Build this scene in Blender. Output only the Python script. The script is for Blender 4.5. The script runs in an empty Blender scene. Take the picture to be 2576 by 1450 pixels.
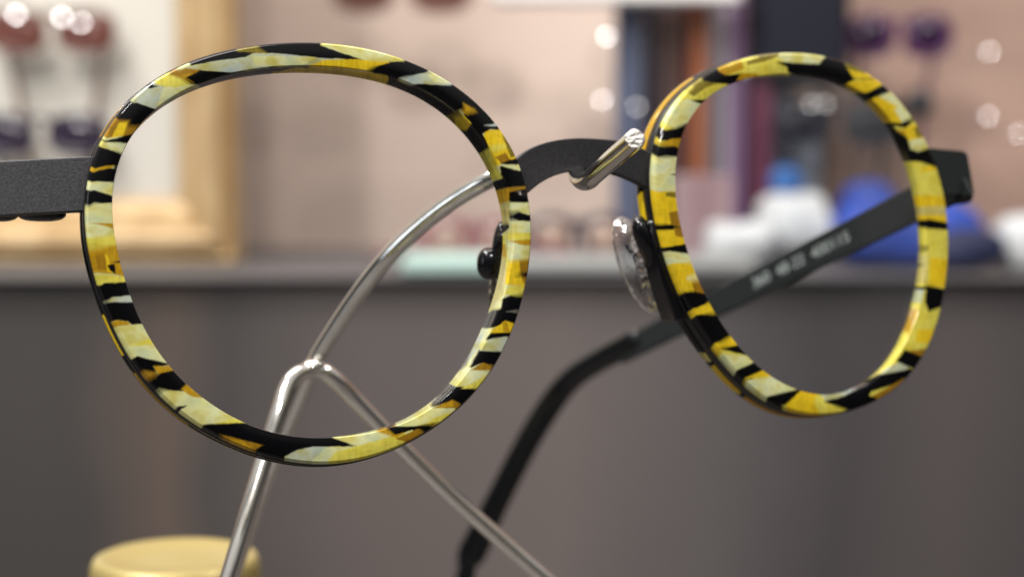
import bpy, math, random
import numpy as np
from mathutils import Vector, noise
random.seed(4)
S = bpy.context.scene
COL = S.collection
R_ = math.radians

# ------------------------------------------------------------------ camera
FPX = 4040.0                       # focal length in units of a 2575 px wide picture
PITCH = R_(4.0)
CAM = Vector((0, 0, 1.2))
RIGHT = Vector((1, 0, 0))
FWD = Vector((0, math.cos(PITCH), -math.sin(PITCH)))
UP = Vector((0, math.sin(PITCH), math.cos(PITCH)))
cd = bpy.data.cameras.new('camera'); cam = bpy.data.objects.new('camera', cd); COL.objects.link(cam)
cam.location = CAM; cam.rotation_euler = (R_(90) - PITCH, 0, 0)
cd.sensor_width = 36; cd.lens = FPX / 2575 * 36
cd.clip_start = 0.01; cd.clip_end = 50
cd.dof.use_dof = True; cd.dof.focus_distance = 0.1795; cd.dof.aperture_fstop = 17.0
S.camera = cam
# ------------------------------------------------------------------ world
w = bpy.data.worlds.new('World'); S.world = w; w.use_nodes = True
nt = w.node_tree; bg = nt.nodes['Background']
tc = nt.nodes.new('ShaderNodeTexCoord'); sp = nt.nodes.new('ShaderNodeSeparateXYZ'); cr = nt.nodes.new('ShaderNodeValToRGB')
mr = nt.nodes.new('ShaderNodeMapRange'); mr.inputs['From Min'].default_value = -1
nt.links.new(tc.outputs['Generated'], sp.inputs[0]); nt.links.new(sp.outputs['Z'], mr.inputs['Value'])
nt.links.new(mr.outputs[0], cr.inputs[0]); nt.links.new(cr.outputs[0], bg.inputs[0])
e = cr.color_ramp.elements
e[0].position = 0.0; e[0].color = (.03, .028, .026, 1)
e[1].position = 1.0; e[1].color = (.95, .92, .9, 1)
x = e.new(0.47); x.color = (.05, .047, .045, 1)
x = e.new(0.62); x.color = (.085, .082, .080, 1)
x = e.new(0.76); x.color = (.62, .60, .58, 1)
bg.inputs[1].default_value = 1.0
# ------------------------------------------------------------------ lamps
def area(name, loc, aim, size, power, col=(1, .97, .93), sy=None):
    l = bpy.data.lights.new(name, 'AREA'); l.energy = power; l.color = col
    l.shape = 'RECTANGLE'; l.size = size; l.size_y = sy or size
    o = bpy.data.objects.new(name, l); COL.objects.link(o); o.location = loc
    o.rotation_euler = (Vector(aim) - Vector(loc)).to_track_quat('-Z', 'Y').to_euler()
    return o
area('ceiling_lamp', (-.55, -.35, 2.25), (0, .2, 1.2), .12, 16)
area('ceiling_lamp', (.9, .1, 2.3), (0, .3, 1.2), .10, 6, (1, .93, .86))
area('ceiling_lamp', (-.05, -.9, 2.2), (0, .8, 1.2), .10, 9, (1, .95, .9))
area('ceiling_lamp', (-.35, .35, 2.5), (-.2, 1.15, 1.2), .7, 14, (1, .94, .88))
area('ceiling_lamp', (.7, .35, 2.5), (.5, 1.15, 1.2), .5, 5, (1, .94, .9))
area('ceiling_lamp', (-.66, .36, 2.3), (-.1, .18, 1.2), .2, 12, (1, .98, .96))
area('front_fill', (-1.3, -.5, 1.5), (0, .2, 1.2), .5, 2.6, (.86, .93, 1))  # unseen soft fill added to light the front of the glasses
S.view_settings.view_transform = 'Standard'; S.view_settings.look = 'None'
S.view_settings.exposure = 0; S.view_settings.gamma = 1
S.render.engine = 'CYCLES'

def at(u, v, z):
    return CAM + RIGHT * ((u - 1287.5) / FPX * z) + UP * ((725 - v) / FPX * z) + FWD * z
def atY(u, v, Y, dz=0):            # on the vertical plane y = Y
    d = RIGHT * ((u - 1287.5) / FPX) + UP * ((725 - v) / FPX) + FWD
    return CAM + d * (Y / d.y)

# ------------------------------------------------------------------ materials
def mat(name, col, rough=.5, metal=0, spec=.5, bump=None, var=None, trans=0, emit=None, coat=0, ior=1.5, sss=0, stretch=None):
    m = bpy.data.materials.new(name); m.use_nodes = True; n = m.node_tree; b = n.nodes['Principled BSDF']
    b.inputs['Base Color'].default_value = (*col, 1); b.inputs['Roughness'].default_value = rough
    b.inputs['Metallic'].default_value = metal; b.inputs['Specular IOR Level'].default_value = spec
    b.inputs['Transmission Weight'].default_value = trans; b.inputs['IOR'].default_value = ior
    b.inputs['Coat Weight'].default_value = coat
    t = n.nodes.new('ShaderNodeTexCoord'); src = t.outputs['Object']
    if stretch:
        mp = n.nodes.new('ShaderNodeMapping'); mp.inputs['Scale'].default_value = stretch
        n.links.new(src, mp.inputs[0]); src = mp.outputs[0]
    if var:
        scale, amount, col2 = var
        nz = n.nodes.new('ShaderNodeTexNoise'); nz.inputs['Scale'].default_value = scale; nz.inputs['Detail'].default_value = 5
        n.links.new(src, nz.inputs['Vector'])
        r = n.nodes.new('ShaderNodeMapRange'); r.inputs['From Min'].default_value = .35; r.inputs['From Max'].default_value = .65
        r.inputs['To Max'].default_value = amount
        mx = n.nodes.new('ShaderNodeMix'); mx.data_type = 'RGBA'
        mx.inputs['A'].default_value = (*col, 1); mx.inputs['B'].default_value = (*col2, 1)
        n.links.new(nz.outputs[0], r.inputs['Value']); n.links.new(r.outputs[0], mx.inputs['Factor']); n.links.new(mx.outputs['Result'], b.inputs['Base Color'])
    if bump:
        nz = n.nodes.new('ShaderNodeTexNoise'); nz.inputs['Scale'].default_value = bump[0]; nz.inputs['Detail'].default_value = 3
        n.links.new(src, nz.inputs['Vector'])
        bp = n.nodes.new('ShaderNodeBump'); bp.inputs['Strength'].default_value = bump[1]; bp.inputs['Distance'].default_value = bump[2]
        n.links.new(nz.outputs[0], bp.inputs['Height']); n.links.new(bp.outputs[0], b.inputs['Normal'])
    return m

def acetate(name):
    m = bpy.data.materials.new(name); m.use_nodes = True; n = m.node_tree; b = n.nodes['Principled BSDF']; out = n.nodes['Material Output']
    a = n.nodes.new('ShaderNodeAttribute'); a.attribute_name = 'pattern'
    t = n.nodes.new('ShaderNodeTexCoord')
    nz = n.nodes.new('ShaderNodeTexNoise'); nz.inputs['Scale'].default_value = 420; nz.inputs['Detail'].default_value = 4
    n.links.new(t.outputs['Object'], nz.inputs['Vector'])
    r = n.nodes.new('ShaderNodeMapRange'); r.inputs['From Min'].default_value = .42; r.inputs['From Max'].default_value = .68
    r.inputs['To Max'].default_value = .55
    n.links.new(nz.outputs[0], r.inputs['Value'])
    mx = n.nodes.new('ShaderNodeMix'); mx.data_type = 'RGBA'; mx.blend_type = 'MULTIPLY'
    mx.inputs['B'].default_value = (.95, .86, .35, 1)
    n.links.new(r.outputs[0], mx.inputs['Factor']); n.links.new(a.outputs['Color'], mx.inputs['A'])
    n.links.new(mx.outputs['Result'], b.inputs['Base Color'])
    b.inputs['Roughness'].default_value = .08; b.inputs['Specular IOR Level'].default_value = .38
    tl = n.nodes.new('ShaderNodeBsdfTranslucent'); n.links.new(mx.outputs['Result'], tl.inputs['Color'])
    ms = n.nodes.new('ShaderNodeMixShader'); ms.inputs[0].default_value = .22
    n.links.new(b.outputs[0], ms.inputs[1]); n.links.new(tl.outputs[0], ms.inputs[2]); n.links.new(ms.outputs[0], out.inputs[0])
    return m

def clear_lens(name, tint=(.97, .975, .98)):
    m = bpy.data.materials.new(name); m.use_nodes = True; n = m.node_tree; out = n.nodes['Material Output']
    n.nodes.remove(n.nodes['Principled BSDF'])
    tr = n.nodes.new('ShaderNodeBsdfTransparent'); tr.inputs[0].default_value = (*tint, 1)
    gl = n.nodes.new('ShaderNodeBsdfGlossy'); gl.inputs['Roughness'].default_value = .02
    fr = n.nodes.new('ShaderNodeFresnel'); fr.inputs[0].default_value = 1.5
    mm = n.nodes.new('ShaderNodeMath'); mm.operation = 'MULTIPLY'; mm.inputs[1].default_value = .28
    ms = n.nodes.new('ShaderNodeMixShader'); n.links.new(fr.outputs[0], mm.inputs[0]); n.links.new(mm.outputs[0], ms.inputs[0])
    n.links.new(tr.outputs[0], ms.inputs[1]); n.links.new(gl.outputs[0], ms.inputs[2]); n.links.new(ms.outputs[0], out.inputs[0])
    return m

M = {}
M['acetate'] = acetate('striped_acetate')
M['sand_black'] = mat('sanded_black_metal', (.028, .029, .032), .48, .35, .5, bump=(5200, .55, .00006), var=(4200, .6, (.085, .085, .09)))
M['matt_black'] = mat('matt_black_metal', (.006, .006, .007), .32, 0, .35, bump=(5000, .2, .00003))
M['temple'] = mat('dark_green_grey_metal', (.011, .014, .014), .5, 0, .2, bump=(4000, .2, .00003))
M['sleeve'] = mat('black_tip_plastic', (.002, .003, .004), .13, 0, .35)
M['gloss_black'] = mat('glossy_black', (.003, .003, .004), .12, 0, .35)
M['steel'] = mat('drawn_steel', (.80, .78, .73), .13, 1, .5, bump=(1500, .08, .00002), var=(700, .3, (.55, .53, .49)), stretch=(1, 1, .25))
M['steel_cut'] = mat('cut_steel', (.55, .53, .50), .32, 1, .5, bump=(2600, 1, .0004))
M['pad'] = mat('clear_silicone', (.97, .97, .98), .06, 0, .5, trans=.97, ior=1.45, bump=(480, .32, .0008))
M['lens'] = clear_lens('demo_lens')
def clear_pad(name):
    m = clear_lens(name, (.93, .93, .94)); n = m.node_tree
    gl = [q for q in n.nodes if q.type == 'BSDF_GLOSSY'][0]; gl.inputs['Roughness'].default_value = .05
    mm = [q for q in n.nodes if q.type == 'MATH'][0]; mm.operation = 'MULTIPLY_ADD'; mm.inputs[1].default_value = 1.6; mm.inputs[2].default_value = .05
    t = n.nodes.new('ShaderNodeTexCoord'); nz = n.nodes.new('ShaderNodeTexNoise'); nz.inputs['Scale'].default_value = 620; nz.inputs['Detail'].default_value = 2
    bp = n.nodes.new('ShaderNodeBump'); bp.inputs['Strength'].default_value = .7; bp.inputs['Distance'].default_value = .0009
    n.links.new(t.outputs['Object'], nz.inputs['Vector']); n.links.new(nz.outputs[0], bp.inputs['Height'])
    n.links.new(bp.outputs[0], gl.inputs['Normal']); fr = [q for q in n.nodes if q.type == 'FRESNEL'][0]; n.links.new(bp.outputs[0], fr.inputs['Normal'])
    return m
M['pad'] = clear_pad('clear_pad_plastic')
M['sand_dark'] = mat('sanded_dark_metal', (.012, .012, .014), .5, .2, .4, bump=(5200, .45, .00005), var=(4200, .6, (.040, .040, .045)))
M['print'] = mat('pale_print', (.30, .33, .32), .6)

# ------------------------------------------------------------------ object helpers
def link_mesh(name, V, F, m, parent=None, smooth=True, attr=None, auto=None):
    off = parent_loc(parent)
    me = bpy.data.meshes.new(name)
    me.from_pydata([tuple(Vector(v) - off) for v in V], [], F); me.update()
    if m: me.materials.append(m)
    if smooth:
        me.polygons.foreach_set('use_smooth', [True] * len(me.polygons))
    if auto is not None:
        me.set_sharp_from_angle(angle=R_(auto))
    if attr is not None:
        ca = me.color_attributes.new('pattern', 'FLOAT_COLOR', 'POINT')
        ca.data.foreach_set('color', np.hstack([attr, np.ones((len(attr), 1))]).astype(np.float32).ravel())
    o = bpy.data.objects.new(name, me); COL.objects.link(o)
    if parent: o.parent = parent
    return o
def parent_loc(p):
    v = Vector((0, 0, 0))
    while p is not None:
        v += p.location; p = p.parent
    return v
def thing(name, loc, label, cat, group=None):
    o = bpy.data.objects.new(name, None); COL.objects.link(o); o.location = loc; o.empty_display_size = .01
    o['label'] = label; o['category'] = cat
    if group: o['group'] = group
    return o
def tag(o, label, cat, group=None):
    o['label'] = label; o['category'] = cat
    if group: o['group'] = group
    return o
def structure(o): o['kind'] = 'structure'; return o

def catmull(P, n=12, closed=False):
    P = [Vector(p) for p in P]; out = []
    N = len(P); rng = range(N) if closed else range(N - 1)
    for i in rng:
        if closed: a, b, c, d = P[i - 1], P[i], P[(i + 1) % N], P[(i + 2) % N]
        else: a, b, c, d = P[max(i - 1, 0)], P[i], P[i + 1], P[min(i + 2, N - 1)]
        for k in range(n):
            t = k / n
            out.append(.5 * ((2 * b) + (c - a) * t + (2 * a - 5 * b + 4 * c - d) * t * t + (3 * b - a - 3 * c + d) * t ** 3))
    if not closed: out.append(P[-1])
    return out
def frames(P):
    T = [(P[min(i + 1, len(P) - 1)] - P[max(i - 1, 0)]).normalized() for i in range(len(P))]
    n = T[0].orthogonal().normalized(); N = []
    for t in T:
        n = (n - t * n.dot(t)).normalized(); N.append(n)
    return T, N
def tube(P, rad, seg=20, cap=True, dome=False):
    T, N = frames(P); V = []; F = []
    rads = rad if isinstance(rad, list) else [rad] * len(P)
    for p, t, n, r in zip(P, T, N, rads):
        b = t.cross(n)
        for k in range(seg):
            a = 2 * math.pi * k / seg
            V.append(p + (n * math.cos(a) + b * math.sin(a)) * r)
    for i in range(len(P) - 1):
        for k in range(seg):
            k2 = (k + 1) % seg
            F.append((i * seg + k, i * seg + k2, (i + 1) * seg + k2, (i + 1) * seg + k))
    if cap:
        F.append(tuple(range(seg))[::-1]); F.append(tuple((len(P) - 1) * seg + k for k in range(seg)))
    return V, F
def strip(P, wdir, wid, thk, bev=.12):
    """bar of rectangular bevelled section swept along P; wid list of widths along wdir, thk thickness across"""
    V = []; F = []
    T = [(P[min(i + 1, len(P) - 1)] - P[max(i - 1, 0)]).normalized() for i in range(len(P))]
    for i, (p, t) in enumerate(zip(P, T)):
        wd = wdir[i] if isinstance(wdir, list) else wdir
        wv = (wd - t * wd.dot(t)).normalized(); s = t.cross(wv)
        W = wid[i] / 2; H = (thk[i] if isinstance(thk, list) else thk) / 2; b = min(bev * 2 * H, W * .9)
        for a, c in ((W - b, H), (W, H - b), (W, -H + b), (W - b, -H), (-W + b, -H), (-W, -H + b), (-W, H - b), (-W + b, H)):
            V.append(p + wv * a + s * c)
    for i in range(len(P) - 1):
        for k in range(8):
            k2 = (k + 1) % 8; F.append((i * 8 + k, i * 8 + k2, (i + 1) * 8 + k2, (i + 1) * 8 + k))
    F.append(tuple(range(8))[::-1]); F.append(tuple((len(P) - 1) * 8 + k for k in range(8)))
    return V, F
def plate(poly, depth_vec, bev=.00015):
    """extrude a 3D polygon (list of points, roughly planar) along depth_vec with a small front bevel"""
    n = len(poly); c = sum(poly, Vector()) / n; V = []; F = []
    d = depth_vec.normalized(); L = depth_vec.length
    def inset(p, k, prev, nxt):
        t = (nxt - prev).normalized(); o = t.cross(d).normalized()
        return o * k
    sgn = 1
    a = Vector()
    for i in range(n): a += poly[i].cross(poly[(i + 1) % n])
    if a.dot(d) > 0: sgn = -1
    offs = [inset(poly[i], bev * sgn, poly[i - 1], poly[(i + 1) % n]) for i in range(n)]
    rings = [[poly[i] + offs[i] for i in range(n)], [poly[i] + d * bev for i in range(n)],
             [poly[i] + d * (L - bev) for i in range(n)], [poly[i] + d * L + offs[i] for i in range(n)]]
    for r in rings: V += r
    for j in range(3):
        for i in range(n):
            i2 = (i + 1) % n; F.append((j * n + i, j * n + i2, (j + 1) * n + i2, (j + 1) * n + i))
    F.append(tuple(range(n))[::-1]); F.append(tuple(3 * n + i for i in range(n)))
    return V, F
def ellipsoid(c, a, b, d, seg=40, rings=24, pw=1.0, nz=0, nsc=100):
    V = []; F = []
    for i in range(rings + 1):
        th = math.pi * i / rings
        for k in range(seg):
            ph = 2 * math.pi * k / seg
            x = math.sin(th) * math.cos(ph); y = math.sin(th) * math.sin(ph); z = math.cos(th)
            f = lambda q: math.copysign(abs(q) ** pw, q)
            p = Vector(c) + a * f(x) + b * f(y) + d * f(z)
            if nz: p += (p - Vector(c)).normalized() * nz * noise.noise(p * nsc)
            V.append(p)
    for i in range(rings):
        for k in range(seg):
            k2 = (k + 1) % seg; F.append((i * seg + k, (i + 1) * seg + k, (i + 1) * seg + k2, i * seg + k2))
    return V, F
def box(x0, x1, y0, y1, z0, z1, b=.002):
    V = []; F = []
    for z, k in ((z0, b), (z0 + b, 0), (z1 - b, 0), (z1, b)):
        X0, X1, Y0, Y1 = x0 + k, x1 - k, y0 + k, y1 - k
        c = b
        V += [(X0 + c, Y0, z), (X1 - c, Y0, z), (X1, Y0 + c, z), (X1, Y1 - c, z), (X1 - c, Y1, z), (X0 + c, Y1, z), (X0, Y1 - c, z), (X0, Y0 + c, z)]
    for j in range(3):
        for i in range(8):
            i2 = (i + 1) % 8; F.append((j * 8 + i, j * 8 + i2, (j + 1) * 8 + i2, (j + 1) * 8 + i))
    F.append(tuple(range(8))[::-1]); F.append(tuple(24 + i for i in range(8)))
    return V, F
def join(*parts):
    V = []; F = []
    for v, f in parts:
        o = len(V); V += list(v); F += [tuple(i + o for i in q) for q in f]
    return V, F

# ================================================================== SETTING
M['wall'] = mat('beige_wall', (.62, .50, .435), .8, var=(2.6, .6, (.56, .45, .38)), stretch=(1, 1, 3.2))
M['wallp'] = mat('brown_pink_wall_panel', (.37, .245, .195), .7, var=(7, .9, (.24, .155, .12)), stretch=(1, 1, 2.2))
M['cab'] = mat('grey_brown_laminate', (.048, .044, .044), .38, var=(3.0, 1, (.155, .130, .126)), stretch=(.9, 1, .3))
def banded_laminate(m):             # lighter and darker grey brown bands, side by side along the front
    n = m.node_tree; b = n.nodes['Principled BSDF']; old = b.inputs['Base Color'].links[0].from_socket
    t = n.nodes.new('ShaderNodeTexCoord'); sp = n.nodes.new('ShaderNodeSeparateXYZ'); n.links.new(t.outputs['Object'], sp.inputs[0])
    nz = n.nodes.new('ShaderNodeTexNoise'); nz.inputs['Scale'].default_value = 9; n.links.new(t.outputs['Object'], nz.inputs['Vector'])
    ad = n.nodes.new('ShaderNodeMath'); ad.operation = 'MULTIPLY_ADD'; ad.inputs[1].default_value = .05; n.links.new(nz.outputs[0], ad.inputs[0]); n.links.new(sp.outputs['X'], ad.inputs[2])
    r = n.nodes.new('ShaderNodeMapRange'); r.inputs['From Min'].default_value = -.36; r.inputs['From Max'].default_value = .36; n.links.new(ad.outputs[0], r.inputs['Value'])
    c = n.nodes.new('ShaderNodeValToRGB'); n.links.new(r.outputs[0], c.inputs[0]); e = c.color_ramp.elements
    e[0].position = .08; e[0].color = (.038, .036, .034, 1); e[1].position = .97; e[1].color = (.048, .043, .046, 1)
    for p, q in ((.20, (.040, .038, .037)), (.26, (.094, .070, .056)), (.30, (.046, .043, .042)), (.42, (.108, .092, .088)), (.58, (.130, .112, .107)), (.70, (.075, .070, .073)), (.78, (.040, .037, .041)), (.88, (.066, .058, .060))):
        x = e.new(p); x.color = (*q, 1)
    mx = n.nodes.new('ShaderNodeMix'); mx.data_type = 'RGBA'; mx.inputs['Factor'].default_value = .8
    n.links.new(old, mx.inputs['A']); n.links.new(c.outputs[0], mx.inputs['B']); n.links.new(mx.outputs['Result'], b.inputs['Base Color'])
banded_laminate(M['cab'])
M['ctop'] = mat('counter_laminate', (.100, .094, .098), .5, var=(6, .5, (.075, .072, .075)))
M['table'] = mat('table_laminate', (.045, .038, .034), .5, var=(5, .5, (.03, .026, .024)), stretch=(6, 1, 1))
M['floor'] = mat('floor_vinyl', (.2, .18, .17), .5, var=(3, .5, (.14, .12, .11)))
structure(link_mesh('floor', [(-3, -2, 0), (3, -2, 0), (3, 1.6, 0), (-3, 1.6, 0)], [(0, 1, 2, 3)], M['floor'], smooth=False))
WALLY = 1.27
V, F = box(-2.6, 2.6, WALLY, WALLY + .1, 0.002, 2.6, .003)
structure(link_mesh('wall', V, F, M['wall'], smooth=False))
V, F = box(atY(2070, 300, WALLY).x, 2.5, WALLY - .012, WALLY - .001, atY(2070, 690, WALLY).z - .03, 2.2, .003)
structure(link_mesh('wall_panel', V, F, M['wallp'], smooth=False))
# cabinet with a pale top
ctz = atY(1287, 695, .895).z
cab = thing('cabinet', (0, .9, 0), 'grey brown laminate cabinet with a grey counter top behind the stand', 'cabinet')
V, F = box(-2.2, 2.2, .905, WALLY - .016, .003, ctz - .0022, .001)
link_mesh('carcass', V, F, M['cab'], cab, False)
V, F = box(-2.21, 2.21, .895, WALLY - .016, ctz - .0018, ctz, .0004)
link_mesh('counter_top', V, F, M['ctop'], cab, False)
# foreground table
tz = 1.2 - .095
tb = thing('table', (0, .1, 0), 'brown table the wire display stand is placed on', 'table')
V, F = box(-.5, .5, -.1, .335, tz - .022, tz, .002)
link_mesh('table_top', V, F, M['table'], tb, False)
for lx in (-.46, .46):
    for ly in (-.06, .295):
        V, F = box(lx - .02, lx + .02, ly - .02, ly + .02, .002, tz - .0225, .002)
        link_mesh('leg', V, F, M['table'], tb, False)

# ================================================================== EYEGLASSES
class Plane:
    def __init__(s, c, th, ta):
        th, ta = R_(th), R_(ta)
        s.c = c; s.x = RIGHT * math.cos(th) + FWD * math.sin(th)
        fb = -RIGHT * math.sin(th) + FWD * math.cos(th)
        s.y = UP * math.cos(ta) + fb * math.sin(ta)
        s.b = fb * math.cos(ta) - UP * math.sin(ta)
        e = (c - CAM).normalized(); s.e = e / e.dot(s.b)         # oblique direction of the slab pattern
        s.ex, s.ey = s.e.dot(s.x), s.e.dot(s.y)
    def px(s, u, v, d=0):           # picture position -> coordinates on the plane at depth d
        r = at(u, v, 1) - CAM; t = ((s.c - CAM).dot(s.b) + d) / r.dot(s.b); p = CAM + r * t - s.c
        return p.dot(s.x), p.dot(s.y)
    def pt(s, x, y, d=0): return s.c + s.x * x + s.y * y + s.b * d
    def pp(s, u, v, d=0): return s.pt(*s.px(u, v, d), d)
K = 2575 / 4000
LP = Plane(at(772, 636, .179), 20, 5)
RP = Plane(at(2010, 590, .206), 28, 5)

L_out = [(1300,167),(1155,166),(1073,169),(962,183),(852,205),(769,230),(686,260),(631,293),(576,335),(521,387),(466,448),(421,503),(383,564),(361,619),(347,696),(336,790),(333,873),(343,923),(369,1039),(394,1162),(452,1300),(524,1415),(590,1495),(669,1589),(734,1640),(807,1680),(901,1727),(988,1763),(1082,1796),(1198,1810),(1345,1803),(1453,1785),(1577,1741),(1671,1687),(1736,1640),(1808,1582),(1866,1520),(1924,1444),(1968,1372),(2004,1296),(2033,1213),(2054,1126),(2073,1017),(2078,909),(2073,800),(2061,740),(2042,668),(2017,608),(1989,547),(1956,495),(1906,442),(1851,392),(1785,335),(1686,275),(1614,245),(1520,208),(1437,186)]
L_in = [(1300,262),(1200,258),(1128,260),(1017,266),(907,285),(830,310),(758,337),(686,376),(601,431),(543,492),(510,536),(482,591),(460,657),(446,735),(442,790),(441,836),(448,923),(477,1039),(510,1148),(553,1256),(604,1343),(662,1423),(727,1499),(800,1553),(923,1633),(1046,1680),(1140,1698),(1200,1709),(1294,1706),(1417,1692),(1519,1669),(1620,1630),(1700,1589),(1758,1527),(1823,1447),(1881,1365),(1924,1271),(1968,1162),(1997,1017),(2000,909),(2000,800),(1989,762),(1962,680),(1917,591),(1818,476),(1752,409),(1658,348),(1553,310),(1432,277)]
R_out = [(3052,200),(3134,200),(3217,219),(2969,216),(2886,238),(2809,269),(2737,310),(2665,371),(2621,426),(2594,481),(2577,536),(2569,591),(2561,624),(2555,702),(2560,784),(2572,867),(2591,933),(2602,966),(2619,1027),(2643,1093),(2666,1140),(2699,1209),(2737,1275),(2781,1341),(2814,1397),(2864,1446),(2914,1496),(2969,1546),(3013,1568),(3074,1601),(3151,1620),(3245,1620),(3337,1601),(3431,1565),(3486,1529),(3552,1468),(3613,1391),(3652,1319),(3674,1242),(3690,1137),(3707,1038),(3712,928),(3699,784),(3685,702),(3668,658),(3624,580),(3597,503),(3563,442),(3503,371),(3442,310),(3365,269),(3277,238)]
R_in = [(2881,321),(2809,354),(2743,404),(2693,476),(2660,547),(2645,619),(2641,702),(2646,784),(2660,867),(2671,930),(2688,983),(2721,1066),(2754,1143),(2798,1225),(2853,1308),(2919,1386),(2997,1452),(3096,1512),(3162,1532),(3240,1540),(3321,1529),(3376,1507),(3442,1463),(3497,1397),(3547,1319),(3580,1231),(3597,1148),(3613,1066),(3621,983),(3619,900),(3610,840),(3590,730),(3558,620),(3515,530),(3450,440),(3390,378),(3330,340),(3254,310),(3172,295),(3052,290),(2941,302)]

def fit(plane, pts, cen, H=7):
    A = []; B = []
    for (u, v) in pts:
        x, y = plane.px(u * K, v * K); x -= cen[0]; y -= cen[1]
        ph = math.atan2(y, x); row = [1.0]
        for h in range(1, H + 1): row += [math.cos(h * ph), math.sin(h * ph)]
        A.append(row); B.append(math.hypot(x, y))
    A = np.array(A); reg = np.diag([0.0] + [1e-3 * (h ** 2) for h in range(1, H + 1) for _ in (0, 1)])
    c = np.linalg.solve(A.T @ A + reg, A.T @ np.array(B))
    def r(ph):
        row = [1.0]
        for h in range(1, H + 1): row += [math.cos(h * ph), math.sin(h * ph)]
        return float(np.dot(row, c))
    return r

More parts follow.
